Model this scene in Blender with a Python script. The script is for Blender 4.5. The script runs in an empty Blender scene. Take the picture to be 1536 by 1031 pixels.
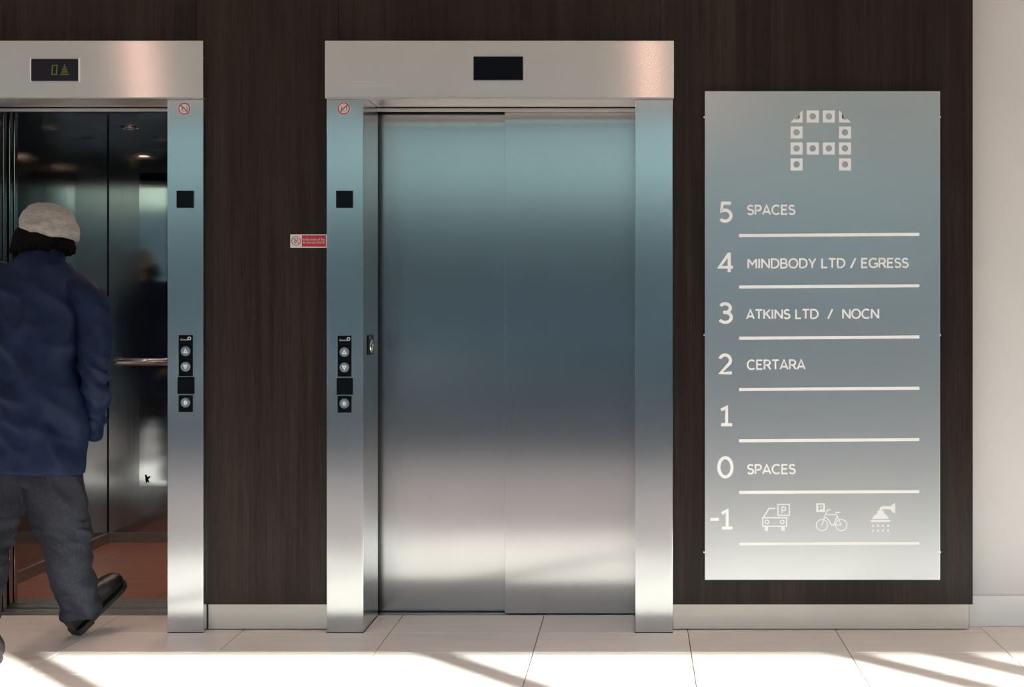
import bpy, bmesh, math, random
from mathutils import Vector, Matrix, noise
random.seed(7)
scene = bpy.context.scene
C = scene.collection

# ------------------------------------------------------------------ camera
F, VX, VY, H = 1986.0, 957.0, 457.0, 1.325      # focal length (px), vanishing point, eye height
cam_d = bpy.data.cameras.new('camera')
cam_d.sensor_fit = 'HORIZONTAL'; cam_d.sensor_width = 36.0
cam_d.lens = 36.0 * F / 1536.0
cam_d.shift_x = (768.0 - VX) / 1536.0
cam_d.shift_y = (VY - 515.5) / 1536.0
cam_d.clip_start = 0.05; cam_d.clip_end = 500
cam = bpy.data.objects.new('camera', cam_d); C.objects.link(cam)
cam.location = (0, 0, H); cam.rotation_euler = (math.radians(90), 0, 0)
scene.camera = cam

# ------------------------------------------------------------------ daylight
SUN_AZ, SUN_EL = math.radians(43), math.radians(20.66)   # sun stands behind the camera, to the right
world = bpy.data.worlds.new('world'); scene.world = world; world.use_nodes = True
wn = world.node_tree; bg = wn.nodes['Background']
sky = wn.nodes.new('ShaderNodeTexSky'); sky.sky_type = 'NISHITA'; sky.sun_disc = False
sky.sun_elevation = SUN_EL; sky.sun_rotation = math.pi - SUN_AZ
sky.air_density = 1.0; sky.dust_density = 0.6; sky.ozone_density = 1.0
wn.links.new(sky.outputs[0], bg.inputs[0]); bg.inputs[1].default_value = 0.12
sun_d = bpy.data.lights.new('sun', 'SUN'); sun_d.energy = 25.0; sun_d.angle = math.radians(0.45)
sun_d.color = (1.0, 0.845, 0.775)
sun = bpy.data.objects.new('sun', sun_d); C.objects.link(sun)
sdir = Vector((-math.sin(SUN_AZ) * math.cos(SUN_EL), math.cos(SUN_AZ) * math.cos(SUN_EL), -math.sin(SUN_EL)))
sun.rotation_euler = sdir.to_track_quat('-Z', 'Y').to_euler(); sun.location = (12, -12, 9)

vs = scene.view_settings
vs.view_transform = 'Standard'; vs.look = 'None'; vs.exposure = 0.46; vs.gamma = 1.0; vs.use_curve_mapping = False
cy = scene.cycles
cy.use_denoising = True; cy.max_bounces = 10; cy.diffuse_bounces = 4; cy.glossy_bounces = 6
cy.transparent_max_bounces = 8; cy.sample_clamp_indirect = 6.0; cy.caustics_refractive = False
cy.blur_glossy = 0.3

# ------------------------------------------------------------------ helpers
def W(px, py, d):
    """photo pixel at distance d from the eye plane -> point in the place"""
    return Vector(((px - VX) * d / F, d, H - (py - VY) * d / F))
def WX(px, d): return (px - VX) * d / F
def WZ(py, d): return H - (py - VY) * d / F

def link(name, me, parent=None):
    o = bpy.data.objects.new(name, me); C.objects.link(o)
    if parent is not None: o.parent = parent
    return o
def empty(name, loc=(0, 0, 0)):
    o = bpy.data.objects.new(name, None); o.empty_display_size = .1
    C.objects.link(o); o.location = loc; return o
def tag(o, label=None, cat=None, group=None, kind=None):
    for k, v in (('label', label), ('category', cat), ('group', group), ('kind', kind)):
        if v: o[k] = v
    return o
def finish(bm, name, mat, parent=None, smooth=False):
    me = bpy.data.meshes.new(name)
    bmesh.ops.recalc_face_normals(bm, faces=bm.faces[:])
    bm.to_mesh(me); bm.free()
    if mat is not None: me.materials.append(mat)
    if smooth:
        for p in me.polygons: p.use_smooth = True
    o = link(name, me, None)
    if parent is not None:
        o.parent = parent
        o.matrix_parent_inverse = Matrix.Translation(world_loc(parent)).inverted()
    return o
def world_loc(o):      # things sit unrotated, their parts keep their own place: only the location counts
    return o.location.copy()
def bm_box(bm, x0, x1, y0, y1, z0, z1, bev=0.0):
    r = bmesh.ops.create_cube(bm, size=1.0)
    vs_ = r['verts']
    for v in vs_:
        v.co = Vector((x0 + (v.co.x + .5) * (x1 - x0), y0 + (v.co.y + .5) * (y1 - y0), z0 + (v.co.z + .5) * (z1 - z0)))
    if bev > 0:
        es = list({e for v in vs_ for e in v.link_edges})
        bmesh.ops.bevel(bm, geom=es, offset=bev, segments=2, affect='EDGES', profile=.5)
def box(name, x0, x1, y0, y1, z0, z1, mat, parent=None, bev=0.0):
    bm = bmesh.new(); bm_box(bm, x0, x1, y0, y1, z0, z1, bev)
    return finish(bm, name, mat, parent)
def bm_cyl(bm, c, axis, r, h, seg=24, r2=None):
    """cylinder from point c along axis by h"""
    axis = Vector(axis).normalized()
    q = axis.to_track_quat('Z', 'Y').to_matrix().to_4x4()
    M = Matrix.Translation(Vector(c) + axis * h / 2) @ q
    bmesh.ops.create_cone(bm, cap_ends=True, segments=seg, radius1=r, radius2=r if r2 is None else r2, depth=h, matrix=M)
def bm_tube(bm, pts, r, seg=10, cap=True):
    pts = [Vector(p) for p in pts]; rings = []
    n0 = None
    for i, p in enumerate(pts):
        t = (pts[min(i + 1, len(pts) - 1)] - pts[max(i - 1, 0)]).normalized()
        if n0 is None:
            n0 = t.orthogonal().normalized()
        else:
            n0 = (n0 - t * n0.dot(t)).normalized()
        b = t.cross(n0); rr = r[i] if isinstance(r, (list, tuple)) else r
        rings.append([bm.verts.new(p + (n0 * math.cos(2 * math.pi * k / seg) + b * math.sin(2 * math.pi * k / seg)) * rr) for k in range(seg)])
    for a, b in zip(rings, rings[1:]):
        for k in range(seg):
            bm.faces.new((a[k], a[(k + 1) % seg], b[(k + 1) % seg], b[k]))
    if cap:
        bm.faces.new(rings[0][::-1]); bm.faces.new(rings[-1])
# ---- flat print: strokes and fills on a plane facing the camera (x, z), thickness t towards -y
def arc(cx, cz, rx, rz, a0, a1, n=14):
    return [(cx + rx * math.cos(math.radians(a0 + (a1 - a0) * i / n)), cz + rz * math.sin(math.radians(a0 + (a1 - a0) * i / n))) for i in range(n + 1)]
LAYER = [0]
def layered(t):
    LAYER[0] = (LAYER[0] + 1) % 9      # each stroke a hair thicker than the last, so crossings stay clean
    return t + LAYER[0] * .00003 if t < .01 else t
def bm_poly(bm, pts, y, t):
    t = layered(t)
    f = [bm.verts.new((x, y - t, z)) for x, z in pts]; b = [bm.verts.new((x, y, z)) for x, z in pts]
    n = len(pts)
    try:
        bm.faces.new(f)
        for i in range(n): bm.faces.new((f[i], f[(i + 1) % n], b[(i + 1) % n], b[i]))
    except ValueError: pass
def bm_stroke(bm, pts, w, y, t, closed=False):
    t = layered(t)
    P = [Vector((p[0], p[1])) for p in pts]
    if closed and (P[0] - P[-1]).length < 1e-7: P = P[:-1]
    n = len(P); L = []; R = []
    for i in range(n):
        if closed: a, b = P[i - 1], P[(i + 1) % n]
        else: a, b = P[max(i - 1, 0)], P[min(i + 1, n - 1)]
        d1 = (P[i] - a); d2 = (b - P[i])
        if d1.length < 1e-9: d1 = d2
        if d2.length < 1e-9: d2 = d1
        d1 = d1.normalized(); d2 = d2.normalized()
        n1 = Vector((-d1.y, d1.x)); n2 = Vector((-d2.y, d2.x))
        m = n1 + n2
        if m.length < 1e-6: m = n1
        m.normalize(); k = w / 2 / max(m.dot(n1), .6)
        L.append(P[i] + m * k); R.append(P[i] - m * k)
    fl = [bm.verts.new((p.x, y - t, p.y)) for p in L]; fr = [bm.verts.new((p.x, y - t, p.y)) for p in R]
    bl = [bm.verts.new((p.x, y, p.y)) for p in L]; br = [bm.verts.new((p.x, y, p.y)) for p in R]
    for i in range(n if closed else n - 1):
        j = (i + 1) % n
        bm.faces.new((fl[i], fr[i], fr[j], fl[j])); bm.faces.new((fl[i], fl[j], bl[j], bl[i])); bm.faces.new((fr[i], br[i], br[j], fr[j]))
    if not closed:
        bm.faces.new((fl[0], bl[0], br[0], fr[0])); bm.faces.new((fl[-1], fr[-1], br[-1], bl[-1]))
def bm_ring(bm, cx, cz, r, w, y, t, rz=None, n=28):
    bm_stroke(bm, arc(cx, cz, r, rz or r, 0, 360, n), w, y, t, closed=True)
def bm_disc(bm, cx, cz, r, y, t, rz=None, n=24):
    bm_poly(bm, arc(cx, cz, r, rz or r, 0, 360, n)[:-1], y, t)
# light geometric capitals: advance width, strokes (unit cap height)
GL = {
 'S': (.56, [arc(.28, .745, .225, .225, 25, 270, 14)[:-1] + [(.28, .52)] + arc(.28, .27, .25, .25, 90, -155, 14)[1:]]),
 'P': (.60, [[(.06, 0), (.06, .97), (.32, .97)] + arc(.32, .70, .24, .27, 90, -90)[1:] + [(.06, .43)]]),
 'A': (.72, [[(.02, 0), (.36, 1), (.70, 0)], [(.14, .28), (.58, .28)]]),
 'C': (.74, [arc(.42, .5, .38, .48, 48, 312, 22)]),
 'E': (.58, [[(.54, .97), (.06, .97), (.06, .03), (.55, .03)], [(.06, .52), (.48, .52)]]),
 'M': (.84, [[(.06, 0), (.06, 1)], [(.07, .96), (.42, .40), (.77, .96)], [(.78, 1), (.78, 0)]]),
 'I': (.18, [[(.09, 0), (.09, 1)]]),
 'N': (.76, [[(.06, 0), (.06, 1)], [(.07, .97), (.69, .03)], [(.70, 0), (.70, 1)]]),
 'D': (.74, [[(.06, .03), (.06, .97), (.30, .97)] + arc(.30, .5, .40, .47, 90, -90, 18)[1:] + [(.06, .03)]]),
 'B': (.64, [[(.34, .52), (.06, .52), (.06, .97), (.34, .97)] + arc(.34, .745, .21, .225, 90, -90)[1:], [(.06, .52), (.06, .03), (.36, .03)] + arc(.36, .275, .235, .245, -90, 90)[1:] + [(.34, .52)]]),
 'O': (.84, [arc(.42, .5, .38, .48, 0, 360, 28)]),
 'Y': (.66, [[(.02, 1), (.33, .42), (.64, 1)], [(.33, .44), (.33, 0)]]),
 'L': (.54, [[(.06, 1), (.06, .03), (.52, .03)]]),
 'T': (.64, [[(.01, .97), (.63, .97)], [(.32, .97), (.32, 0)]]),
 'G': (.78, [arc(.42, .5, .38, .48, 48, 335, 22), [(.48, .44), (.76, .44), (.76, .12)]]),
 'R': (.64, [[(.06, 0), (.06, .97), (.34, .97)] + arc(.34, .71, .23, .26, 90, -90)[1:] + [(.06, .45)], [(.36, .45), (.62, 0)]]),
 'K': (.64, [[(.06, 0), (.06, 1)], [(.60, 1), (.07, .38)], [(.26, .58), (.64, 0)]]),
 '/': (.46, [[(.02, -.02), (.44, 1.02)]]),
 ' ': (.28, []),
 '5': (.62, [[(.56, .95), (.17, .95), (.13, .55)] + arc(.29, .325, .27, .275, 118, -140, 20)]),
 '4': (.66, [[(.50, 0), (.50, 1.0)], [(.48, .93), (.07, .25), (.66, .25)]]),
 '3': (.62, [arc(.29, .745, .235, .215, 150, -90, 14) + [(.20, .53)], [(.20, .535)] + arc(.29, .285, .28, .25, 90, -150, 18)]),
 '2': (.64, [arc(.30, .68, .255, .28, 160, -20, 16) + [(.50, .52), (.09, .05), (.62, .05)]]),
 '1': (.52, [[(.06, .80), (.31, .95), (.31, .05)], [(.06, .05), (.56, .05)]]),
 '0': (.66, [arc(.33, .5, .29, .45, 0, 360, 30)]),
 '-': (.42, [[(.0, .38), (.40, .38)]]),
}
CLOSED = set('O0')
def text_width(s, track): return sum(GL[c][0] + track for c in s) - track
def bm_text(bm, s, x0, x1, z0, h, w, y, t, track=.09, skew=0.0):
    tw = text_width(s, track); k = (x1 - x0) / tw; x = 0.0
    for c in s:
        adv, st = GL[c]
        for pts in st:
            q = [(x0 + (x + p[0]) * k, z0 + p[1] * h + skew * (x + p[0]) * k) for p in pts]
            bm_stroke(bm, q, w, y, t, closed=c in CLOSED)
        x += adv + track
def font_mesh(name, s, x0, x1, z0, y, mat, parent, squash=None):
    cu = bpy.data.curves.new('lettering', 'FONT'); cu.body = s; cu.size = 1.0; cu.extrude = 0.0; cu.resolution_u = 2
    tmp = bpy.data.objects.new('lettering_source', cu); C.objects.link(tmp)
    bpy.context.view_layer.update()
    me = bpy.data.meshes.new_from_object(tmp.evaluated_get(bpy.context.evaluated_depsgraph_get()))
    bpy.data.objects.remove(tmp); bpy.data.curves.remove(cu)
    xs = [v.co.x for v in me.vertices]; a, b = min(xs), max(xs); k = (x1 - x0) / (b - a)
    for v in me.vertices:
        v.co = Vector((x0 + (v.co.x - a) * k, y, z0 + v.co.y * k * (squash or 1)))
    me.materials.clear(); me.materials.append(mat)
    o = link(name, me)
    if parent is not None:
        o.parent = parent; o.matrix_parent_inverse = Matrix.Translation(-world_loc(parent))
    return o

# ------------------------------------------------------------------ materials
def new_mat(name):
    m = bpy.data.materials.new(name); m.use_nodes = True
    nt = m.node_tree; return m, nt, nt.nodes['Principled BSDF']
def N(nt, typ, **kw):
    n = nt.nodes.new(typ)
    for k, v in kw.items(): setattr(n, k, v)
    return n
def plain(name, col, rough=.5, metal=0.0, spec=.5, emit=None, estr=0.0):
    m, nt, b = new_mat(name)
    b.inputs['Base Color'].default_value = (*col, 1); b.inputs['Roughness'].default_value = rough
    b.inputs['Metallic'].default_value = metal; b.inputs['Specular IOR Level'].default_value = spec
    if emit: b.inputs['Emission Color'].default_value = (*emit, 1); b.inputs['Emission Strength'].default_value = estr
    return m
def mapped(nt, scale):
    g = N(nt, 'ShaderNodeNewGeometry'); mp = N(nt, 'ShaderNodeMapping'); mp.inputs['Scale'].default_value = scale
    nt.links.new(g.outputs['Position'], mp.inputs['Vector']); return g, mp
def ramp(nt, src, stops):
    r = N(nt, 'ShaderNodeValToRGB'); e = r.color_ramp.elements
    while len(e) < len(stops): e.new(.5)
    for el, (p, c) in zip(e, stops): el.position = p; el.color = (*c, 1) if len(c) == 3 else c
    nt.links.new(src, r.inputs[0]); return r
def brushed(name, col, rough, aniso, direction, grain=.05, var=.04):
    """brushed metal; direction 'V' = grain runs up and down, 'H' = along"""
    m, nt, b = new_mat(name); b.inputs['Metallic'].default_value = 1.0
    sc = (260, 260, 2.0) if direction == 'V' else (2.0, 2.0, 420)
    g, mp = mapped(nt, sc)
    nz = N(nt, 'ShaderNodeTexNoise'); nz.inputs['Scale'].default_value = 1.0; nz.inputs['Detail'].default_value = 3
    nt.links.new(mp.outputs[0], nz.inputs['Vector'])
    g2, mp2 = mapped(nt, (3, 3, .8) if direction == 'V' else (.8, .8, 3))
    nb = N(nt, 'ShaderNodeTexNoise'); nb.inputs['Scale'].default_value = 2.0; nb.inputs['Detail'].default_value = 2
    nt.links.new(mp2.outputs[0], nb.inputs['Vector'])
    mr = N(nt, 'ShaderNodeMapRange'); mr.inputs[1].default_value = .25; mr.inputs[2].default_value = .75
    mr.inputs[3].default_value = max(rough - grain, .02); mr.inputs[4].default_value = rough + grain
    nt.links.new(nz.outputs['Fac'], mr.inputs[0]); nt.links.new(mr.outputs[0], b.inputs['Roughness'])
    lo = tuple(c * (1 - var) for c in col); hi = tuple(min(c * (1 + var), 1) for c in col)
    mx = N(nt, 'ShaderNodeMath', operation='ADD'); nt.links.new(nz.outputs['Fac'], mx.inputs[0]); nt.links.new(nb.outputs['Fac'], mx.inputs[1])
    hf = N(nt, 'ShaderNodeMath', operation='MULTIPLY'); hf.inputs[1].default_value = .5; nt.links.new(mx.outputs[0], hf.inputs[0])
    r = ramp(nt, hf.outputs[0], [(.35, lo), (.65, hi)]); nt.links.new(r.outputs[0], b.inputs['Base Color'])
    b.inputs['Anisotropic'].default_value = aniso
    cr = N(nt, 'ShaderNodeVectorMath', operation='CROSS_PRODUCT'); nt.links.new(g.outputs['True Normal'], cr.inputs[0])
    cr.inputs[1].default_value = (0.03, 0.02, 1) if direction == 'V' else (1, .03, .02)
    nm = N(nt, 'ShaderNodeVectorMath', operation='NORMALIZE'); nt.links.new(cr.outputs[0], nm.inputs[0])
    nt.links.new(nm.outputs[0], b.inputs['Tangent'])
    return m
def wood_mat(name, off):
    m, nt, b = new_mat(name)
    g = N(nt, 'ShaderNodeNewGeometry')
    sp = N(nt, 'ShaderNodeSeparateXYZ'); nt.links.new(g.outputs['Position'], sp.inputs[0])
    # veneer leaves about 14 cm wide, each with its own tone
    dv = N(nt, 'ShaderNodeMath', operation='MULTIPLY_ADD'); dv.inputs[1].default_value = 1 / .142; dv.inputs[2].default_value = off; nt.links.new(sp.outputs[0], dv.inputs[0])
    fl = N(nt, 'ShaderNodeMath', operation='FLOOR'); nt.links.new(dv.outputs[0], fl.inputs[0])
    wn_ = N(nt, 'ShaderNodeTexWhiteNoise', noise_dimensions='1D'); nt.links.new(fl.outputs[0], wn_.inputs['W'])
    def nz(scale, det, rough=.6):
        mp = N(nt, 'ShaderNodeMapping'); mp.inputs['Scale'].default_value = scale; mp.inputs['Location'].default_value = (off * 3.1, 0, off)
        nt.links.new(g.outputs['Position'], mp.inputs[0])
        n = N(nt, 'ShaderNodeTexNoise'); n.inputs['Scale'].default_value = 1; n.inputs['Detail'].default_value = det; n.inputs['Roughness'].default_value = rough
        n.inputs['Distortion'].default_value = .4
        nt.links.new(mp.outputs[0], n.inputs['Vector']); return n
    fine = nz((330, 330, 7), 4); mid = nz((34, 34, .8), 3); big = nz((5, 5, .6), 2)
    def madd(a, k, c):
        n = N(nt, 'ShaderNodeMath', operation='MULTIPLY_ADD'); nt.links.new(a, n.inputs[0]); n.inputs[1].default_value = k
        if isinstance(c, float): n.inputs[2].default_value = c
        else: nt.links.new(c, n.inputs[2])
        return n.outputs[0]
    v = madd(fine.outputs['Fac'], .50, -.22); v = madd(mid.outputs['Fac'], .42, v); v = madd(big.outputs['Fac'], .3, v); v = madd(wn_.outputs['Value'], .12, v)
    r = ramp(nt, v, [(.18, (.004, .0026, .002)), (.42, (.016, .0098, .0075)), (.75, (.052, .033, .024))])
    nt.links.new(r.outputs[0], b.inputs['Base Color'])
    b.inputs['Roughness'].default_value = .40; b.inputs['Specular IOR Level'].default_value = .24
    bp = N(nt, 'ShaderNodeBump'); bp.inputs['Strength'].default_value = .12; bp.inputs['Distance'].default_value = .002
    nt.links.new(fine.outputs['Fac'], bp.inputs['Height']); nt.links.new(bp.outputs[0], b.inputs['Normal'])
    return m
def tile_mat(name, c0, c1, rough, bricks=None, grout=(.2, .19, .18)):
    m, nt, b = new_mat(name)
    g, mp = mapped(nt, (1.6, 7, 1))
    n = N(nt, 'ShaderNodeTexNoise'); n.inputs['Scale'].default_value = 2.2; n.inputs['Detail'].default_value = 5
    nt.links.new(mp.outputs[0], n.inputs['Vector'])
    r = ramp(nt, n.outputs['Fac'], [(.3, c0), (.7, c1)])
    src = r.outputs[0]
    oi = N(nt, 'ShaderNodeObjectInfo'); hsv = N(nt, 'ShaderNodeHueSaturation')
    mr = N(nt, 'ShaderNodeMapRange'); mr.inputs[3].default_value = .96; mr.inputs[4].default_value = 1.04
    nt.links.new(oi.outputs['Random'], mr.inputs[0]); nt.links.new(mr.outputs[0], hsv.inputs['Value']); nt.links.new(src, hsv.inputs['Color']); src = hsv.outputs[0]
    if bricks:
        br = N(nt, 'ShaderNodeTexBrick'); br.offset = 0; br.inputs['Scale'].default_value = 1.0
        br.inputs['Brick Width'].default_value = bricks[0]; br.inputs['Row Height'].default_value = bricks[1]; br.inputs['Mortar Size'].default_value = .0022
        br.inputs['Mortar Smooth'].default_value = 0
        mp2 = N(nt, 'ShaderNodeMapping'); mp2.inputs['Location'].default_value = (-bricks[2], -bricks[3], 0); nt.links.new(g.outputs['Position'], mp2.inputs[0]); nt.links.new(mp2.outputs[0], br.inputs['Vector'])
        mx = N(nt, 'ShaderNodeMixRGB'); nt.links.new(br.outputs['Fac'], mx.inputs[0]); nt.links.new(src, mx.inputs[1]); mx.inputs[2].default_value = (*grout, 1); src = mx.outputs[0]
    nt.links.new(src, b.inputs['Base Color']); b.inputs['Roughness'].default_value = rough
    return m
def cloth(name, c0, c1, scale=(40, 40, 40), rough=.85, sheen=.2, bump=.25, spec=.08):
    m, nt, b = new_mat(name)
    g, mp = mapped(nt, scale)
    n = N(nt, 'ShaderNodeTexNoise'); n.inputs['Scale'].default_value = 1; n.inputs['Detail'].default_value = 4; nt.links.new(mp.outputs[0], n.inputs['Vector'])
    r = ramp(nt, n.outputs['Fac'], [(.3, c0), (.7, c1)]); nt.links.new(r.outputs[0], b.inputs['Base Color'])
    b.inputs['Roughness'].default_value = rough; b.inputs['Sheen Weight'].default_value = sheen; b.inputs['Specular IOR Level'].default_value = spec
    bp = N(nt, 'ShaderNodeBump'); bp.inputs['Strength'].default_value = bump; bp.inputs['Distance'].default_value = .003
    nt.links.new(n.outputs['Fac'], bp.inputs['Height']); nt.links.new(bp.outputs[0], b.inputs['Normal'])
    return m
def plaster(name, col, rough=.75):
    m, nt, b = new_mat(name); g, mp = mapped(nt, (3, 3, 3))
    n = N(nt, 'ShaderNodeTexNoise'); n.inputs['Scale'].default_value = 1.3; n.inputs['Detail'].default_value = 4; nt.links.new(mp.outputs[0], n.inputs['Vector'])
    r = ramp(nt, n.outputs['Fac'], [(.3, tuple(c * .97 for c in col)), (.7, col)]); nt.links.new(r.outputs[0], b.inputs['Base Color'])
    b.inputs['Roughness'].default_value = rough
    return m

M = {}
M['jamb'] = brushed('jamb_steel', (.55, .57, .585), .21, .80, 'V', .012, .02)
M['door'] = brushed('door_steel', (.47, .475, .485), .19, .82, 'V', .012, .022)
M['header'] = brushed('header_steel', (.74, .725, .70), .27, .975, 'H', .004, .008)
M['kick'] = brushed('kick_steel', (.74, .71, .65), .42, .5, 'H', .05, .06)
M['sign'] = brushed('sign_aluminium', (.58, .61, .63), .33, .3, 'V', .006, .004)
M['carwall'] = brushed('car_steel', (.46, .47, .48), .11, .4, 'V', .03, .05)
M['carskirt'] = plain('car_skirting_steel', (.30, .27, .25), .5, .6)
M['carceil'] = plain('car_ceiling_steel', (.30, .30, .30), .16, 1.0)
M['alu'] = plain('sill_aluminium', (.55, .54, .52), .35, 1.0)
M['chrome'] = plain('chrome', (.82, .82, .82), .10, 1.0)
M['edge'] = plain('satin_aluminium', (.85, .85, .87), .5, .4)
M['button'] = plain('button_steel', (.40, .40, .39), .34, 1.0)
M['mirror'] = plain('mirror_glass', (.80, .84, .84), .015, 1.0)
M['wood'] = [wood_mat('wenge_veneer_%s' % a, o) for a, o in (('plain', .35), ('warm', 4.1), ('dark', 9.7), ('wide', 15.2))]
M['tile'] = tile_mat('floor_tile_beige', (.75, .66, .615), (.82, .73, .68), .34)
M['floor'] = tile_mat('floor_tile_beige_far', (.75, .66, .615), (.82, .73, .68), .34, (.602, .3, -.40, 5.34))
M['grout'] = plain('grout', (.15, .14, .13), .9)
M['cartile'] = tile_mat('car_tile_red_brown', (.27, .125, .085), (.34, .165, .115), .30)
M['white'] = plaster('white_wall_paint', (.70, .685, .68))
M['ceil'] = plaster('ceiling_paint', (.74, .70, .67))
M['bulkhead'] = plaster('timber_bulkhead', (.16, .12, .09))
M['skirt'] = plain('white_gloss_skirting', (.80, .80, .80), .35)
M['concrete'] = plaster('shaft_concrete', (.25, .25, .25), .9)
M['black'] = plain('black_plastic', (.004, .004, .005), .2, 0, .14)
M['blackm'] = plain('black_matt', (.005, .005, .006), .5, 0, .15)
M['screen'] = plain('display_glass', (.004, .005, .009), .18, 0, .12)
M['screen_lcd'] = plain('display_lcd', (.012, .013, .021), .35, 0, .2)
M['led'] = plain('lit_segments', (.06, .06, .01), .5, 0, .3, (.30, .32, .05), .16)
M['vinyl'] = plain('white_vinyl', (.97, .97, .97), .5)
M['vinyl2'] = plain('translucent_white_vinyl', (.90, .91, .92), .5)
M['printw'] = plain('print_white', (.72, .72, .72), .5)
M['pwhite'] = plain('sticker_white', (.62, .63, .63), .5)
M['red'] = plain('sticker_red', (.42, .025, .04), .45)
M['pgrey'] = plain('sticker_grey', (.16, .19, .19), .5)
M['jacket'] = cloth('navy_jacket', (.0055, .0115, .036), (.0095, .0195, .056), (26, 26, 26), .55, .0, .10, .16)
M['trousers'] = cloth('grey_trousers', (.024, .025, .034), (.037, .038, .050), (120, 120, 120), .9, .0, .2)
M['hat'] = cloth('grey_knit', (.26, .235, .22), (.40, .365, .345), (45, 45, 170), .95, .3, .6)
M['hair'] = cloth('black_hair', (.0025, .002, .002), (.006, .005, .0045), (240, 240, 60), .9, 0, .8)
M['skin'] = plain('skin', (.36, .20, .14), .55)
M['eye'] = plain('eye_white', (.7, .7, .68), .3)
M['shoe'] = plain('black_leather', (.010, .010, .011), .36)
M['sole'] = plain('rubber_sole', (.016, .015, .015), .6)
M['mullion'] = plain('facade_frame', (.05, .052, .055), .45)
M['pave'] = tile_mat('paving', (.20, .20, .195), (.26, .255, .25), .8)
M['street'] = plaster('street_building_render', (.78, .785, .79), .8)
M['sun_blocker'] = plaster('sun_blocker_concrete', (.24, .235, .23), .8)
M['wglass'] = plain('street_window_glass', (.10, .11, .115), .08, 0, .6)
def glass_mat():
    m = bpy.data.materials.new('facade_glass'); m.use_nodes = True; nt = m.node_tree
    for n in list(nt.nodes): nt.nodes.remove(n)
    o = N(nt, 'ShaderNodeOutputMaterial'); t = N(nt, 'ShaderNodeBsdfTransparent'); t.inputs[0].default_value = (.82, .93, .935, 1)
    g = N(nt, 'ShaderNodeBsdfGlossy'); g.inputs['Roughness'].default_value = .01
    mx = N(nt, 'ShaderNodeMixShader'); mx.inputs[0].default_value = .06
    nt.links.new(t.outputs[0], mx.inputs[1]); nt.links.new(g.outputs[0], mx.inputs[2]); nt.links.new(mx.outputs[0], o.inputs[0])
    return m
M['glass'] = glass_mat()

# ------------------------------------------------------------------ the setting
D_JAMB, D_WOOD, D_KICK, D_WHITE = 5.34, 5.36, 5.39, 5.45
CEIL = 3.3; XL, XR, YF = -7.0, 9.0, -0.7
# right-hand lift, left-hand lift: clear opening
RX0, RX1 = -1.108, -0.011
LX0, LX1 = -2.784, -1.898
ZSOF = 2.158

floor = tag(box('floor', XL, XR, YF, 5.64, -.08, -.006, M['grout']), kind='structure')
# tiles in front of the lifts as pieces, the far ones as a laid surface
TX, TY, TW, TD = -0.40, 5.34, .602, .30
tile_cache = {}
def floor_tile(x0, x1, y0, y1):
    key = (round(x1 - x0, 4), round(y1 - y0, 4))
    if key not in tile_cache:
        bm = bmesh.new(); bm_box(bm, 0, key[0], 0, key[1], -.008, 0, .0012)
        me = bpy.data.meshes.new('tile'); bmesh.ops.recalc_face_normals(bm, faces=bm.faces[:]); bm.to_mesh(me); bm.free(); me.materials.append(M['tile']); tile_cache[key] = me
    o = link('tile', tile_cache[key], floor); o.location = (x0, y0, 0); return o
g = .0016
kx0, kx1, ky0, ky1 = -7, 6, -10, 0
for i in range(kx0, kx1):
    for j in range(ky0, ky1 + 1):
        x0, x1 = TX + i * TW, TX + (i + 1) * TW; y0, y1 = TY + j * TD, TY + (j + 1) * TD
        if j == 0:   # strip that runs into the lift recesses
            for a, b in ((LX0, LX1), (RX0, RX1)):
                xa, xb = max(x0, a), min(x1, b)
                if xb - xa > .02: floor_tile(xa + g, xb - g, y0 + g, 5.638)
            continue
        floor_tile(x0 + g, x1 - g, y0 + g, y1 - g)
# strip of tile under the skirtings
for a, b in ((-4.6, LX0 - .15), (LX1 + .14, RX0 - .15), (RX1 + .15, 3.2)):
    ks = [TX + i * TW for i in range(-8, 7)]
    cuts = [a] + [k for k in ks if a < k < b] + [b]
    for p, q in zip(cuts, cuts[1:]): floor_tile(p + g, q - g, 5.34 + g, 5.46)
def slab(name, x0, x1, y0, y1): return box(name, x0, x1, y0, y1, -.008, 0, M['floor'], floor)
yb = TY + ky0 * TD; xa_ = TX + kx0 * TW; xb_ = TX + kx1 * TW
slab('tile_field', XL, XR, YF, yb); slab('tile_field', XL, xa_, yb, 5.45); slab('tile_field', xb_, XR, yb, 5.45)

tag(box('ceiling', XL - .2, XR + .2, YF - .2, 7.7, CEIL, CEIL + .15, M['ceil']), kind='structure')
def fill_glazing(name, x, wall):  # side glazing out of view, added to let in sky fill
    w = tag(empty(name, (x, YF, 0)), kind='structure')
    ys = [YF + 1.03 * k for k in range(7)] 
    for a in ys: box('mullion', x - .05, x + .05, a - .03 if a > YF else a, a + .03, 0, 3.0, M['mullion'], w)
    for a, b in zip(ys, ys[1:]): box('pane', x - .005, x + .005, a + .03, b - .03, .08, 3.0, M['glass'], w)
    box('transom', x - .05, x + .05, YF, 5.5, 0, .08, M['mullion'], w)
    tag(box(wall, x - .06, x + .06, YF, 5.5, 3.0, CEIL, M['ceil']), kind='structure')
fill_glazing('fill_window_left', XL - .1, 'wall_left'); fill_glazing('fill_window_right', XR + .1, 'wall_right')
WBK = {}
for nm, x0, x1, z0 in (('wall_back', LX1 + .145, RX0 - .148, 0), ('wall_back_left', XL, LX0 - .152, 0), ('wall_back_right', RX1 + .151, 1.34, 0), ('wall_over_left', LX0 - .152, LX1 + .145, 2.41), ('wall_over_right', RX0 - .148, RX1 + .151, 2.41)):
    WBK[nm] = tag(box(nm, x0, x1, 5.405, 5.63, z0, CEIL, M['concrete']), kind='structure')
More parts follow.
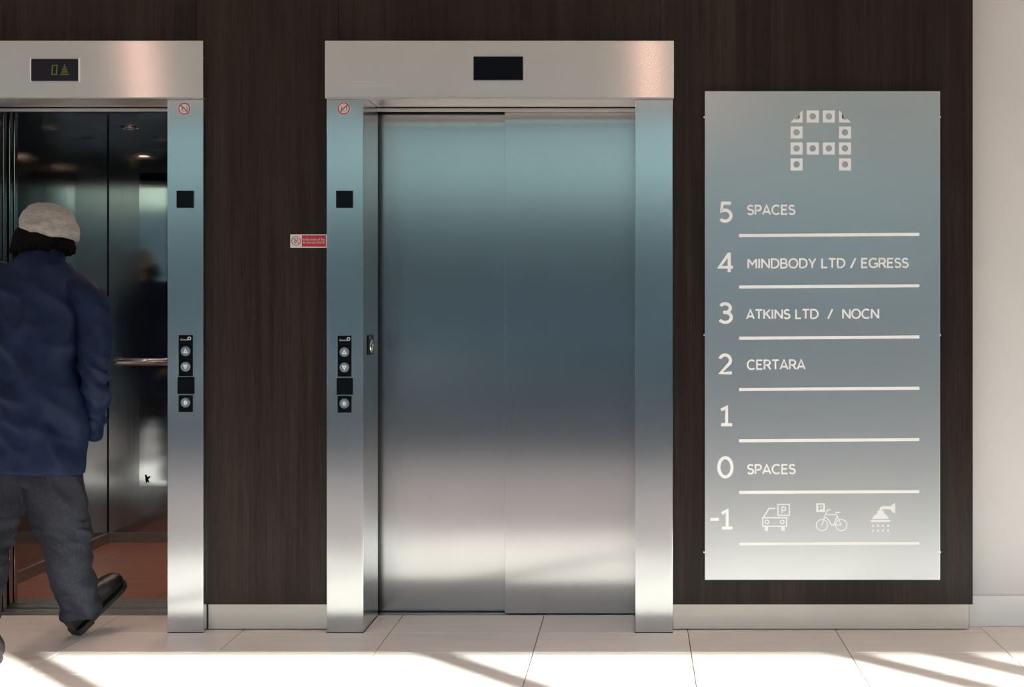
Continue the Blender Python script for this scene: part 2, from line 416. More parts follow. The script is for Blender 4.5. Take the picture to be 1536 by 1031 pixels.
# veneer panels: meet at hairline joints
def panel(pts, m, w):
    bm = bmesh.new(); bm_poly(bm, pts, 5.405, 5.405 - D_WOOD); return finish(bm, 'panel', M['wood'][m], WBK[w])
def rect(x0, x1, z0, z1): return [(x0, z0), (x1, z0), (x1, z1), (x0, z1)]
ZP = WZ(907.2, D_WOOD); j = .0012; ZH = 2.387
s1, s2, s3, s4 = WX(295, D_WOOD), WX(508, D_WOOD), WX(991, D_WOOD), 1.355
panel(rect(XL, -4.2, ZP, CEIL), 0, 'wall_back_left'); panel(rect(-4.2 + j, LX0 - .153, ZP, CEIL), 1, 'wall_back_left')
panel(rect(LX0 - .153 + j, s1 - j, ZH, CEIL), 2, 'wall_over_left')
a, b = LX1 + .146, RX0 - .149
panel([(a, ZP), (b, ZP), (b, ZH), (s2 - j, ZH), (s2 - j, CEIL), (s1 + j, CEIL), (s1 + j, ZH), (a, ZH)], 1, 'wall_back')
panel(rect(s2 + j, s3 - j, ZH, CEIL), 0, 'wall_over_right')
a = RX1 + .152
panel([(a, ZP), (s4, ZP), (s4, CEIL), (s3 + j, CEIL), (s3 + j, ZH), (a, ZH)], 3, 'wall_back_right')
# white wall to the right, further back
tag(box('wall_side', 1.30, XR, D_WHITE, 5.63, 0, CEIL, M['white']), kind='structure')
bs = bmesh.new(); bm_box(bs, 1.36, XR, D_WHITE - .013, D_WHITE, 0.0, WZ(893, D_WHITE), .003)
tag(finish(bs, 'baseboard_right', M['skirt']), kind='structure')
tag(box('baseboard_middle', WX(312.5, D_KICK), RX0 - .15, D_KICK, 5.40, .004, ZP + .02, M['kick'], None, .0008), kind='structure')
tag(box('baseboard_back', RX1 + .152, WX(1453, D_KICK), D_KICK, 5.45, .004, ZP + .02, M['kick'], None, .0008), kind='structure')
tag(box('baseboard_left', XL, LX0 - .155, D_KICK, 5.40, .004, ZP + .02, M['kick'], None, .0008), kind='structure')

# glazed front of the lobby, behind the camera
ZHEAD = 3.0
tag(box('wall_front', XL, XR, YF - .12, YF, ZHEAD, CEIL, M['bulkhead']), kind='structure')
win = tag(empty('window_1', (0, YF, 0)), kind='structure')
mxs = [3.05 + 1.56 * k for k in range(-6, 4)] 
for x in mxs: box('mullion', x - .03, x + .03, YF - .10, YF, 0, ZHEAD, M['mullion'], win)
box('mullion', 6.50, 6.60, YF - .10, YF, 0, ZHEAD, M['mullion'], win)
box('transom', XL, XR, YF - .10, YF, 0, .08, M['mullion'], win)
edges_ = [XL] + mxs + [XR]
for a, b in zip(edges_, edges_[1:]):
    box('pane', a + .03, b - .03, YF - .055, YF - .045, .08, ZHEAD, M['glass'], win)
# outside: pavement, low terrace straight across, taller block added to cut off the low sun
tag(box('ground', -90, 90, -70, YF - .1, -.12, -.02, M['pave']), kind='structure')
def street_building(x0, x1, y, depth, h, mat, label, nx, nz, name='street_building'):
    e = empty(name, ((x0 + x1) / 2, y, 0))
    box('wall', x0, x1, y - depth, y, 0, h, mat, e)
    w = (x1 - x0) / nx; s = h / nz
    for a in range(nx):
        for b in range(nz):
            box('window', x0 + w * (a + .22), x0 + w * (a + .78), y - .02, y + .03, s * (b + .3), s * (b + .8), M['wglass'], e)
    return tag(e, label, 'building')
street_building(-40, 13, -26, 8, 4.3, M['street'], 'low pale rendered building across the street, mirrored in the lift doors', 12, 1)
street_building(15, 46, -25, 10, 14.8, M['sun_blocker'], 'unseen concrete block added across the street to hold back the sun', 9, 4)  # added out of view; its height sets where the sun patch ends

# lobby ceiling downlights (warm), mirrored as streaks in the headers
def lobby_light(x, y, label):
    e = empty('pendant_light', (x, y, CEIL))
    bm = bmesh.new(); bm_tube(bm, [(x, y, 3.0), (x, y, CEIL)], .006, 8); finish(bm, 'cord', M['blackm'], e)
    bm = bmesh.new(); bm_cyl(bm, (x, y, 2.86), (0, 0, 1), .065, .15, 24); finish(bm, 'shade', M['blackm'], e, False)
    bm = bmesh.new(); bmesh.ops.create_uvsphere(bm, u_segments=16, v_segments=10, radius=.055, matrix=Matrix.Translation((x, y, 2.845)))
    finish(bm, 'bulb', plain('warm_bulb', (.9, .8, .7), .5, 0, .3, (1.0, .58, .46), 55.0), e, True)
    ld = bpy.data.lights.new('lamp_light', 'SPOT'); ld.energy = 135; ld.spot_size = math.radians(125); ld.spot_blend = .7; ld.shadow_soft_size = .05; ld.color = (1.0, .91, .85)
    lo_ = bpy.data.objects.new('lamp_light', ld); C.objects.link(lo_); lo_.location = (x, y, 2.78)
    lo_.parent = e; lo_.matrix_parent_inverse = Matrix.Translation(-e.location)
    return tag(e, label, 'lamp', 'pendant lights hanging in the lobby')
for k, lx in enumerate((WX(975, 8.4), WX(212, 8.4), WX(975, 8.4) + 3.23, WX(212, 8.4) - 3.23, WX(975, 8.4) + 6.46)):
    lobby_light(lx, 2 * 5.32 - 8.4, ('warm pendant light hanging in line with the right lift', 'warm pendant light hanging in line with the left lift', 'warm pendant light hanging level with the white side wall', 'leftmost warm pendant light in the lobby row', 'rightmost warm pendant light in the lobby row')[k])

# lift shafts
sh = tag(empty('wall_shaft', (-1.3, 6.6, 0)), kind='structure')
box('shaft_wall', -3.4, .5, 7.55, 7.7, -.2, CEIL, M['concrete'], sh)
box('shaft_wall', -3.4, -3.3, 5.63, 7.55, -.2, CEIL, M['concrete'], sh)
box('shaft_wall', .4, .5, 5.63, 7.55, -.2, CEIL, M['concrete'], sh)
box('shaft_wall', -1.55, -1.45, 5.80, 7.55, -.2, CEIL, M['concrete'], sh)
box('shaft_floor', -3.3, .4, 5.64, 7.55, -.30, -.20, M['concrete'], sh)

# ------------------------------------------------------------------ lift frames
def sticker(cx, cy_, r, flip, parent, name='no_child_sticker'):
    y = D_JAMB; x, z = WX(cx, y), WZ(cy_, y); r = r * y / F
    bm = bmesh.new(); bm_disc(bm, x, z, r, y, .0006, n=32); o = finish(bm, name, M['pwhite'], parent)
    o['label'] = 'round white sticker with red prohibition ring'
    bm = bmesh.new(); y -= .0006
    bm_ring(bm, x, z, r * .84, r * .17, y, .0004); s = -1 if flip else 1
    bm_stroke(bm, [(x - s * r * .58, z - r * .58), (x + s * r * .58, z + r * .58)], r * .15, y, .0006)
    finish(bm, 'prohibition_ring', M['red'], o)
    bm = bmesh.new()      # small figure and cot pictogram
    bm_disc(bm, x - r * .34, z + r * .20, r * .10, y, .0002, n=10)
    bm_stroke(bm, [(x - r * .34, z + r * .1), (x - r * .36, z - r * .32)], r * .17, y, .0002)
    bm_stroke(bm, [(x - r * .34, z + r * .05), (x - r * .02, z + r * .18), (x + r * .16, z + r * .20)], r * .07, y, .0002)
    bm_stroke(bm, [(x + r * .38, z + r * .36), (x + r * .46, z + r * .0), (x + r * .42, z - r * .36)], r * .14, y, .0002)
    bm_stroke(bm, [(x - r * .42, z - r * .40), (x + r * .3, z - r * .40)], r * .07, y, .0002)
    finish(bm, 'pictogram', M['pgrey'], o)
def call_panel(x0, x1, ya, yb_, yc, yd, ye, yf, bx, bys, parent):
    """landing station: plate with two buttons, black reader square, plate with one button (pixel rows)"""
    y = D_JAMB; t = .004
    X0, X1 = WX(x0, y), WX(x1, y)
    p = box('call_plate', X0, X1, y - t, y, WZ(yb_, y), WZ(ya, y), M['black'], parent, .0008)
    r_ = box('reader_square', X0 - .004, X1 + .004, y - t - .001, y, WZ(yd, y), WZ(yc, y), M['black'], parent, .0008)
    q = box('call_plate', X0, X1, y - t, y, WZ(yf, y), WZ(ye, y), M['black'], parent, .0008)
    for pl, a, b in ((p, ya, yb_), (q, ye, yf)):
        for xs in (X0 - .0022, X1 + .0002): box('edge_strip', xs, xs + .002, y - t - .0005, y, WZ(b, y), WZ(a, y), M['chrome'], pl)
    for k, by in enumerate(bys):
        pl = q if k == 2 else p
        cx, cz = WX(bx, y), WZ(by, y); R_ = 7.4 * y / F
        bm = bmesh.new(); bm_cyl(bm, (cx, y - t, cz), (0, -1, 0), R_, .003, 32, R_ * .95); finish(bm, 'button', M['button'], pl)
        yy = y - t - .003
        bm = bmesh.new(); bm_ring(bm, cx, cz, R_ * .80, R_ * .10, yy, .0006)
        finish(bm, 'button_ring', M['chrome'], pl)
        bm = bmesh.new()
        if k < 2:
            s = 1 if k == 0 else -1
            bm_stroke(bm, [(cx - R_ * .34, cz - s * R_ * .30), (cx + R_ * .34, cz - s * R_ * .30), (cx, cz + s * R_ * .38)], R_ * .2, yy, .0006, True)
        else: bm_ring(bm, cx, cz, R_ * .22, R_ * .22, yy, .0006, R_ * .28)
        finish(bm, 'arrow' if k < 2 else 'symbol', M['vinyl'], pl)
    # maker's mark
    lx0, lx1, lz = WX(x0 + 3.0, y), WX(x0 + 14.0, y), WZ(ya + 8.2, y)
    font_mesh('maker_lettering', 'Orona', lx0, lx1, lz, y - t - .0008, M['printw'], p)
    bm = bmesh.new(); bm_ring(bm, WX(x0 + 16.4, y), WZ(ya + 5.0, y), 2.1 * y / F, 1.0 * y / F, y - t - .0002, .0006); finish(bm, 'maker_ring', M['printw'], p)

def lift_frame(x0, x1, wl, wr, hl, hr, label):
    e = empty('lift_surround', ((x0 + x1) / 2, D_JAMB, 0))
    box('jamb', x0 - wl, x0, D_JAMB, 5.64, .002, 2.165, M['jamb'], e, .0015)
    box('jamb', x1, x1 + wr, D_JAMB, 5.64, .002, 2.165, M['jamb'], e, .0015)
    box('header', hl, hr, 5.32, 5.36, 2.156, 2.386, M['header'], e, .002)
    box('header_lip', hl + .001, hr - .001, 5.3185, 5.33, 2.1535, 2.158, M['alu'], e, .001)
    box('soffit', x0, x1, 5.36, 5.64, 2.166, 2.19, M['header'], e)
    box('soffit_front', x0, x1, 5.36, 5.38, 2.157, 2.166, M['header'], e)
    box('head_strip', x0 - .01, x1 + .01, 5.632, 5.65, 2.147, 2.160, M['alu'], e, .002)
    box('head_cover', x0 - .15, x1 + .15, 5.645, 5.76, 2.16, 2.40, M['blackm'], e)
    # sealant line where the steel meets the floor
    return tag(e, label, 'lift frame')
fr = lift_frame(RX0, RX1, .1477, .151, -1.2585, .1447, 'wide brushed steel lift surround around the closed doors')
fl = lift_frame(LX0, LX1, .152, .145, -2.936, -1.747, 'brushed steel lift surround around the open lift at the left')
# displays over the doors
def display(px0, px1, py0, py1, mat, parent):
    y = 5.32
    d = box('display', WX(px0, y), WX(px1, y), y - .004, y + .01, WZ(py1, y), WZ(py0, y), mat, parent, .001)
    return d
dr = display(711.5, 783.5, 86, 119, M['screen'], fr)
y_ = 5.32
bm = bmesh.new()
bm_stroke(bm, [(WX(711, y_), WZ(119.6, y_)), (WX(784, y_), WZ(119.6, y_)), (WX(784, y_), WZ(85.6, y_)), (WX(711, y_), WZ(85.6, y_))], .003, y_, .005, True)
finish(bm, 'display_rim', M['blackm'], dr)
dl = display(47, 118.6, 88.5, 121.5, M['screen_lcd'], fl)
for a in (45.6, 118.2): box('display_edge', WX(a, y_), WX(a + 1.8, y_), y_ - .005, y_ + .01, WZ(122.3, y_), WZ(87.8, y_), M['edge'], dl)
bm = bmesh.new(); yy = y_ - .004
q = [(78.2, 112), (79.6, 98.3), (86.4, 98.3), (85.0, 112)]
bm_stroke(bm, [(WX(a, y_), WZ(b, y_)) for a, b in q], .0032, yy, .0006, True); finish(bm, 'floor_digit', M['led'], dl)
bm = bmesh.new()
for k in range(7):
    zz = 97.2 + k * 2.5; hw = .6 + k * .95
    bm_stroke(bm, [(WX(97.6 - hw, y_), WZ(zz, y_)), (WX(97.6 + hw, y_), WZ(zz, y_))], .0034, yy, .0006)
finish(bm, 'direction_arrow', M['led'], dl)
# stickers, readers, call stations
sticker(515.7, 162.8, 10.0, False, fr); sticker(276.6, 163.2, 9.6, True, fl)
for (a, b, par) in ((504.5, 529.5, fr), (265.3, 290.7, fl)):
    box('reader', WX(a, D_JAMB), WX(b, D_JAMB), D_JAMB - .006, D_JAMB, WZ(312, D_JAMB), WZ(286.3, D_JAMB), M['black'], par, .001)
call_panel(506.7, 527.8, 503.7, 565.2, 567, 592.4, 594, 619.2, 517, (528.3, 551.4, 605.4), fr)
call_panel(268.2, 290, 502.8, 564.6, 565.6, 591.2, 593, 618.3, 278.9, (527, 550.3, 604), fl)
# little call plate on the inner side of the right-hand lift's jamb
rp = box('reveal_plate', RX0, RX0 + .004, 5.42, 5.53, 1.118, 1.200, M['black'], fr, .001)
bm = bmesh.new()
ring = [Vector((RX0 + .0045, 5.485 + .020 * math.cos(a), 1.152 + .026 * math.sin(a))) for a in [2 * math.pi * k / 24 for k in range(25)]]
bm_tube(bm, ring, .0022, 6, False); finish(bm, 'reveal_ring', M['chrome'], rp)
bm = bmesh.new(); bm_cyl(bm, (RX0 + .004, 5.455, 1.188), (1, 0, 0), .004, .001, 12); finish(bm, 'reveal_dot', M['button'], rp)

# ------------------------------------------------------------------ landing doors
dd = empty('lift_door', ((RX0 + RX1) / 2, 5.69, 0))
xs = WX(757, 5.655)
box('door_panel', RX0 - .06, xs + .05, 5.700, 5.730, .006, 2.158, M['door'], dd, .0015)
box('door_panel', xs, RX1 + .06, 5.655, 5.685, .006, 2.158, M['door'], dd, .0015)
tag(dd, 'closed pair of brushed steel sliding lift doors', 'door')
de = empty('lift_door', (LX0, 5.69, 0))
box('door_panel', LX0 - .44, -2.731, 5.655, 5.685, .006, 2.158, M['door'], de, .0015)
box('door_panel', LX0 - .44, -2.731, 5.700, 5.730, .006, 2.158, M['door'], de, .0015)
tag(de, 'open lift doors slid away behind the left edge of the opening', 'door')
def sill(x0, x1, label):
    e = empty('lift_sill', ((x0 + x1) / 2, 5.7, 0))
    for a, b in ((5.640, 5.664), (5.676, 5.708), (5.720, 5.765)): box('sill_rail', x0, x1, a, b, -.03, .001, M['alu'], e, .0008)
    box('sill_base', x0, x1, 5.640, 5.765, -.05, -.028, M['blackm'], e)
    return tag(e, label, 'door sill')
sill(RX0, RX1, 'grooved metal sill under the closed lift doors')
sill(LX0, LX1, 'grooved metal sill in front of the open lift')

# ------------------------------------------------------------------ lift car (left, open)
CX0, CX1, CY0, CY1, CZ = -2.95, -1.72, 5.95, 7.37, 2.28
car = tag(empty('lift_car', ((CX0 + CX1) / 2, CY0, 0)), 'open lift car with dark steel walls and red-brown tiled floor', 'lift car')
box('wall_panel', CX0 - .03, CX0, CY0 - .02, CY1 + .03, -.02, CZ, M['carwall'], car)
box('wall_panel', CX0, CX1, CY1, CY1 + .03, -.02, CZ, M['carwall'], car)
box('wall_panel', CX1, CX1 + .03, CY0 - .02, CY1 + .03, -.02, CZ, M['carwall'], car)
box('corner_strip', CX0, CX0 + .004, CY1 - .004, CY1, .06, CZ, M['blackm'], car)
box('front_return', CX0 - .03, LX0 - .03, CY0 - .045, CY0 - .005, -.02, CZ, M['carwall'], car)
box('front_return', LX1 + .03, CX1 + .03, CY0 - .045, CY0 - .005, -.02, CZ, M['carwall'], car)
box('car_header', LX0 - .03, LX1 + .03, CY0 - .045, CY0 - .005, 2.20, CZ, M['carwall'], car)
bmid = 6.62
cp = box('ceiling_panel', CX0 - .03, CX1 + .03, CY0 - .04, bmid - .003, CZ, CZ + .03, M['carceil'], car)
cp2 = box('ceiling_panel', CX0 - .03, CX1 + .03, bmid + .003, CY1 + .03, CZ, CZ + .03, M['carceil'], car)
box('ceiling_backing', CX0 - .03, CX1 + .03, CY0 - .04, CY1 + .03, CZ + .03, CZ + .05, M['blackm'], car)
for a, b, c, d in ((CX0, CX0 + .012, CY0, CY1), (CX0, CX1, CY1 - .012, CY1), (CX1 - .012, CX1, CY0, CY1)):
    box('car_skirting', a, b, c, d, 0, .055, M['carskirt'], car)
for i, (a, b) in enumerate(((CX0, -2.777), (-2.777, -2.177), (-2.177, CX1))):
    for c, d in ((CY0, 6.2), (6.2, 6.8), (6.8, CY1)):
        box('car_tile', a + .001, b - .001, c + .001, d - .001, -.012, 0, M['cartile'], car)
box('car_floor_base', CX0, CX1, CY0, CY1, -.05, -.011, M['grout'], car)
for a, b in ((5.790, 5.812), (5.824, 5.852), (5.864, 5.95)): box('car_sill_rail', LX0, LX1, a, b, -.03, .001, M['alu'], car, .0008)
box('car_sill_base', LX0, LX1, 5.79, 5.95, -.05, -.028, M['blackm'], car)
for a in (5.800, 5.845): box('car_door_panel', LX0 - .42, -2.752, a, a + .03, .006, 2.2, M['carwall'], car, .0015)
# mirror on the rear wall with a small dark mark near its foot
XM = WX(208.5, CY1 - .006)
mir = box('mirror', XM, XM + .62, CY1 - .006, CY1, WZ(730, 7.364), WZ(223, 7.364), M['mirror'], car, .001)
bm = bmesh.new(); a = [WX(216, 7.36), WX(225, 7.36)]; zz = WZ(722, 7.36); k_ = 7.36 / F
px = lambda u, v: (WX(u, 7.36), WZ(v, 7.36))
bm_poly(bm, [px(217, 713), px(219, 712), px(221, 716), px(225, 714), px(225, 717), px(222, 719), px(224, 725), px(221, 723), px(219, 726), px(218, 721)], CY1 - .0062, .0004)
finish(bm, 'smudge_sticker', M['blackm'], mir)
# handrail
zr, yr = WZ(544, 7.29), 7.29
xh = WX(170, yr)
bm = bmesh.new()
pts = [(xh, CY1, zr)] + [(xh + .03 - .03 * math.cos(t_), yr + .03 - .03 * math.sin(t_), zr) for t_ in [math.pi / 2 * k / 6 for k in range(7)]] + [(CX1 - .12, yr, zr), (CX1 - .10, yr + .02, zr), (CX1 - .10, CY1, zr)]
bm_tube(bm, pts, .017, 14); hr_ = finish(bm, 'handrail', M['chrome'], car, True)
for x in (xh + .0,): 
    bm = bmesh.new(); bm_cyl(bm, (x, CY1 - .006, zr), (0, -1, 0), .03, .006, 20); finish(bm, 'rail_flange', M['chrome'], hr_)
# ceiling spots
warm = plain('car_spot_lamp', (.8, .7, .6), .4, 0, .3, (1.0, .60, .40), 16.0)
dim = plain('car_spot_lens', (.10, .09, .08), .3, 0, .4)
for i, (sx, sy, on) in enumerate(((-2.735, 6.26, 1), (-2.735, 7.13, 0), (-1.94, 6.26, 1), (-1.94, 7.13, 0))):
    par = cp if sy < bmid else cp2
    bm = bmesh.new(); bm_tube(bm, [(sx + .042 * math.cos(t_), sy + .042 * math.sin(t_), CZ - .003) for t_ in [2 * math.pi * k / 24 for k in range(25)]], .006, 8, False)
    finish(bm, 'spot_ring', M['chrome'], par, True)
    bm = bmesh.new(); bm_cyl(bm, (sx, sy, CZ), (0, 0, -1), .036, .003, 20); finish(bm, 'spot_lens', warm if on else dim, par)
    ld = bpy.data.lights.new('spot_light', 'SPOT'); ld.energy = 14 if on else 8; ld.spot_size = math.radians(130); ld.spot_blend = .8; ld.shadow_soft_size = .03; ld.color = (1, .74, .60)
    lo_ = bpy.data.objects.new('spot_light', ld); C.objects.link(lo_); lo_.location = (sx, sy, CZ - .012); lo_.parent = car; lo_.matrix_parent_inverse = Matrix.Translation(-car.location)

# ------------------------------------------------------------------ directory board
DS = 5.335
TILT = .0045
sx0, sx1, sz0, sz1 = WX(1057.2, DS), WX(1410.2, DS), WZ(870.4, DS), WZ(136.8, DS)
sg = tag(empty('directory_sign', ((sx0 + sx1) / 2, DS, sz0)), 'tall brushed aluminium floor directory board on the dark wood wall', 'sign')
box('board', sx0, sx1, DS, DS + .006, sz0, sz1, M['sign'], sg, .0012)
for yy in (175, 503, 829.5):
    for s, xx in ((-1, sx0), (1, sx1)):
        bm = bmesh.new(); z = WZ(yy, DS)
        bm_cyl(bm, (xx - s * .012, DS + .012, z), (s, 0, 0), .005, .017, 12); bm_cyl(bm, (xx - s * .01, DS + .006, z), (0, 1, 0), .006, .02, 12)
        finish(bm, 'edge_fixing', M['chrome'], sg)
T = .0004
def sp_(a, b):   # pixel on the board, with the print's slight rise to the right
    return (WX(a, DS), WZ(b, DS))
for yb2 in (353.0, 430.2, 507.0, 583.9, 660.9, 738.6, 815.9):
    rise = 1.9 if yb2 < 700 else 1.1
    bm = bmesh.new(); bm_stroke(bm, [sp_(1108.6, yb2 + rise / 2 - .4), sp_(1378.8, yb2 - rise / 2 - .4)], 4.5 * DS / F, DS, .0025)
    finish(bm, 'divider_bar', M['vinyl'], sg)
for ch, xa, xb, ya, yb2 in (('5', 1078, 1098.4, 303.3, 333.3), ('4', 1076.6, 1099.4, 379, 408.4), ('3', 1078, 1098.6, 454.6, 484.8), ('2', 1078, 1098.4, 531.5, 561.2), ('1', 1079.6, 1097, 609.6, 638.8), ('0', 1076.8, 1099.4, 685.2, 717.2)):
    bm = bmesh.new(); bm_text(bm, ch, WX(xa, DS) - .000, WX(xb, DS), WZ(yb2, DS), (yb2 - ya) * DS / F, 4.7 * DS / F, DS, T); finish(bm, 'floor_number', M['vinyl'], sg)
bm = bmesh.new(); bm_text(bm, '1', WX(1080.6, DS), WX(1097.6, DS), WZ(793.8, DS), 29 * DS / F, 4.7 * DS / F, DS, T)
bm_stroke(bm, [sp_(1065.6, 779.4), sp_(1078.2, 779.2)], 4.6 * DS / F, DS, T); finish(bm, 'floor_number', M['vinyl'], sg)
for s, xa, xb, ya, yb2 in (('SPACES', 1121, 1192.4, 308.2, 322), ('MINDBODY LTD / EGRESS', 1121.4, 1362.4, 388.6, 402.4), ('ATKINS LTD  /  NOCN', 1119.8, 1318.6, 464.8, 478.6), ('CERTARA', 1120.6, 1207.6, 540.4, 554.4), ('SPACES', 1121, 1193, 697.2, 711.2)):
    k = (WX(xb, DS) - WX(xa, DS)) / text_width(s, .11); cur = 0
    for piece in s.split('/'):           # one object for each tenant, the slash between them its own
        lead = len(piece) - len(piece.lstrip(' ')); w_ = piece.strip(' ')
        for word, nm in ((w_, 'tenant_name'), ('/', 'slash')):
            st = cur + lead if nm == 'tenant_name' else cur + len(piece)
            if st + len(word) > len(s): continue
            xo = sum(GL[c][0] + .11 for c in s[:st]) * k
            bm = bmesh.new(); bm_text(bm, word, WX(xa, DS) + xo, WX(xa, DS) + xo + text_width(word, .11) * k, WZ(yb2, DS) + xo * TILT, (yb2 - ya) * DS / F, 2.5 * DS / F, DS, T, .11, TILT); finish(bm, nm, M['vinyl'], sg)
        cur += len(piece) + 1
# emblem: letter of perforated squares
ks_ = .2910
def sq(c, r): return (1040 + (532 + 83.2 * c) * ks_, 120 + (188 + 82.5 * r) * ks_)
cells = [(1, 0), (2, 0), (0, 1), (3, 1), (0, 2), (1, 2), (2, 2), (3, 2), (0, 3), (3, 3)]
hs = 9.0; rh = 4.9
def perforated(bm, cx, cy2):
    n = 24; out = []; inn = []
    for k in range(n):
        a = 2 * math.pi * k / n + math.pi / 4
        m_ = max(abs(math.cos(a)), abs(math.sin(a)))
        out.append((cx + hs * math.cos(a) / m_, cy2 + hs * math.sin(a) / m_)); inn.append((cx + rh * math.cos(a), cy2 + rh * math.sin(a)))
    vo = [bm.verts.new((WX(a, DS), DS - T, WZ(b, DS))) for a, b in out]; vi = [bm.verts.new((WX(a, DS), DS - T, WZ(b, DS))) for a, b in inn]
    vo2 = [bm.verts.new((WX(a, DS), DS, WZ(b, DS))) for a, b in out]; vi2 = [bm.verts.new((WX(a, DS), DS, WZ(b, DS))) for a, b in inn]
    for k in range(n):
        q_ = (k + 1) % n
        bm.faces.new((vo[k], vo[q_], vi[q_], vi[k])); bm.faces.new((vo[k], vo2[k], vo2[q_], vo[q_])); bm.faces.new((vi[k], vi[q_], vi2[q_], vi2[k]))
for c, r in cells:
    bm = bmesh.new(); perforated(bm, *sq(c, r)); finish(bm, 'emblem_square', M['vinyl2'], sg)
for c, s in ((0, 1), (3, -1)):
    cx, cy2 = sq(c, 0)
    a0 = [(cx - s * hs, cy2 + hs), (cx + s * hs, cy2 + hs), (cx + s * hs, cy2 - hs)]
    d45 = rh * .707
    bite = [(cx + s * rh * math.cos(t_), cy2 + rh * math.sin(t_)) for t_ in [math.radians(-45 + 180 * k / 10) for k in range(11)]]
    bm = bmesh.new(); bm_poly(bm, [sp_(*p) for p in a0 + bite], DS, T); bmesh.ops.triangulate(bm, faces=[f for f in bm.faces if len(f.verts) > 4]); finish(bm, 'emblem_corner', M['vinyl2'], sg)
# pictograms of the lowest floor
def stroke_px(bm, pts, w, closed=False): bm_stroke(bm, [sp_(*p) for p in pts], w * DS / F, DS, T, closed)
def ring_px(bm, x, y, r, w): bm_ring(bm, WX(x, DS), WZ(y, DS), r * DS / F, w * DS / F, DS, T, n=32)
def poly_px(bm, pts): bm_poly(bm, [sp_(*p) for p in pts], DS, T)
kz = 200 / 1536
def A(u, v): return (1040 + u * kz, 740 + v * kz)
bm = bmesh.new(); V2 = M['vinyl2']
stroke_px(bm, [A(800, 284), A(1074, 284), A(1074, 382), A(800, 382)], 2.1, True)
stroke_px(bm, [A(808, 280), A(872, 176), A(945, 176)], 2.1)
stroke_px(bm, [A(974, 130), A(1106, 130), A(1106, 256), A(974, 256)], 2.0, True)
ring_px(bm, *A(848, 332), 2.7, 1.7); ring_px(bm, *A(1024, 332), 2.7, 1.7)
for u in (842, 1034): poly_px(bm, [A(u - 20, 384), A(u + 20, 384), A(u + 20, 436), A(u - 20, 436)])
stroke_px(bm, [A(1022, 232), A(1022, 160), A(1046, 160)] + [A(1046 + 16 * math.cos(t_), 180 - 20 * math.sin(t_)) for t_ in [math.pi / 2 - math.pi * k / 8 for k in range(9)]] + [A(1022, 200)], 2.2)
finish(bm, 'car_parking_icon', V2, sg)
def B(u, v): return (1210 + u * kz, 740 + v * kz)
bm = bmesh.new()
ring_px(bm, *B(176, 368), 8.4, 1.5); ring_px(bm, *B(398, 368), 8.4, 1.5)
stroke_px(bm, [B(174, 372), B(230, 205), B(245, 192), B(274, 192)], 1.6)
stroke_px(bm, [B(222, 248), B(348, 248)], 1.6); stroke_px(bm, [B(340, 240), B(396, 366), B(282, 366), B(258, 318), B(236, 292), B(212, 278)], 1.6)
stroke_px(bm, [B(352, 262), B(312, 366)], 1.6); stroke_px(bm, [B(330, 222), B(384, 222)], 2.2)
# little P plate: frame of the plate around a cut-out letter
for (u0, v0, u1, v1) in ((110, 116, 134, 216), (134, 116, 212, 134), (134, 200, 212, 216), (192, 134, 212, 200)): poly_px(bm, [B(u0, v0), B(u1, v0), B(u1, v1), B(u0, v1)])
poly_px(bm, [B(152, 184), B(192, 184), B(192, 200), B(152, 200)]); poly_px(bm, [B(154, 148), B(172, 148), B(172, 166), B(154, 166)])
poly_px(bm, [B(186, 134), B(192, 134), B(192, 184), B(186, 184), B(189, 160)])
finish(bm, 'bicycle_parking_icon', V2, sg)
bm = bmesh.new()
stroke_px(bm, [B(852, 212), B(852, 192), B(860, 176), B(876, 168), B(968, 168)], 4.4)
poly_px(bm, [B(962, 164), B(975, 145), B(996, 124), B(1020, 115), B(1020, 232), B(996, 224), B(975, 204), B(962, 184)])
poly_px(bm, [B(810, 206), B(892, 206), B(892, 236), B(925, 256), B(948, 298), B(752, 298), B(776, 258), B(810, 236)])
poly_px(bm, [B(738, 309), B(962, 309), B(962, 332), B(738, 332)])
for u in (764, 822, 880, 938):
    for v in (374, 430):
        poly_px(bm, [B(u, v - 16), B(u + 10, v - 2), B(u + 11, v + 8), B(u + 5, v + 16), B(u - 5, v + 16), B(u - 11, v + 8), B(u - 10, v - 2)])
finish(bm, 'shower_icon', V2, sg)

# ------------------------------------------------------------------ fire notice beside the right-hand frame
y = D_WOOD; nx0, nx1, nz0, nz1 = WX(435.6, y), WX(490.2, y), WZ(371.8, y), WZ(351.7, y)
fn = tag(empty('fire_notice', ((nx0 + nx1) / 2, y, nz0)), 'small red and white fire notice on the dark wood beside the steel frame', 'sign')
box('plate', nx0, nx1, y - .0012, y, nz0, nz1, M['pwhite'], fn)
box('red_field', WX(453, y), WX(489, y), y - .0016, y - .0012, WZ(370.2, y), WZ(353.2, y), M['red'], fn)
font_mesh('notice_lettering', 'In the event of fire', WX(454.3, y), WX(487.2, y), WZ(360.9, y), y - .0019, M['pwhite'], fn, 1.15)
font_mesh('notice_lettering', 'do not use this lift', WX(454.3, y), WX(487.2, y), WZ(365.4, y), y - .0019, M['pwhite'], fn, 1.15)
bm = bmesh.new(); cx, cz, r = WX(444.2, y), WZ(361.5, y), 6.6 * y / F
bm_ring(bm, cx, cz, r, r * .16, y - .0012, .0006); bm_stroke(bm, [(cx - r * .7, cz + r * .7), (cx + r * .7, cz - r * .7)], r * .16, y - .0012, .0007)
finish(bm, 'prohibition_ring', M['red'], fn)
bm = bmesh.new()
bm_stroke(bm, [(cx - r * .3, cz + r * .45), (cx + r * .3, cz + r * .5), (cx + r * .55, cz)], r * .2, y - .0012, .0003)
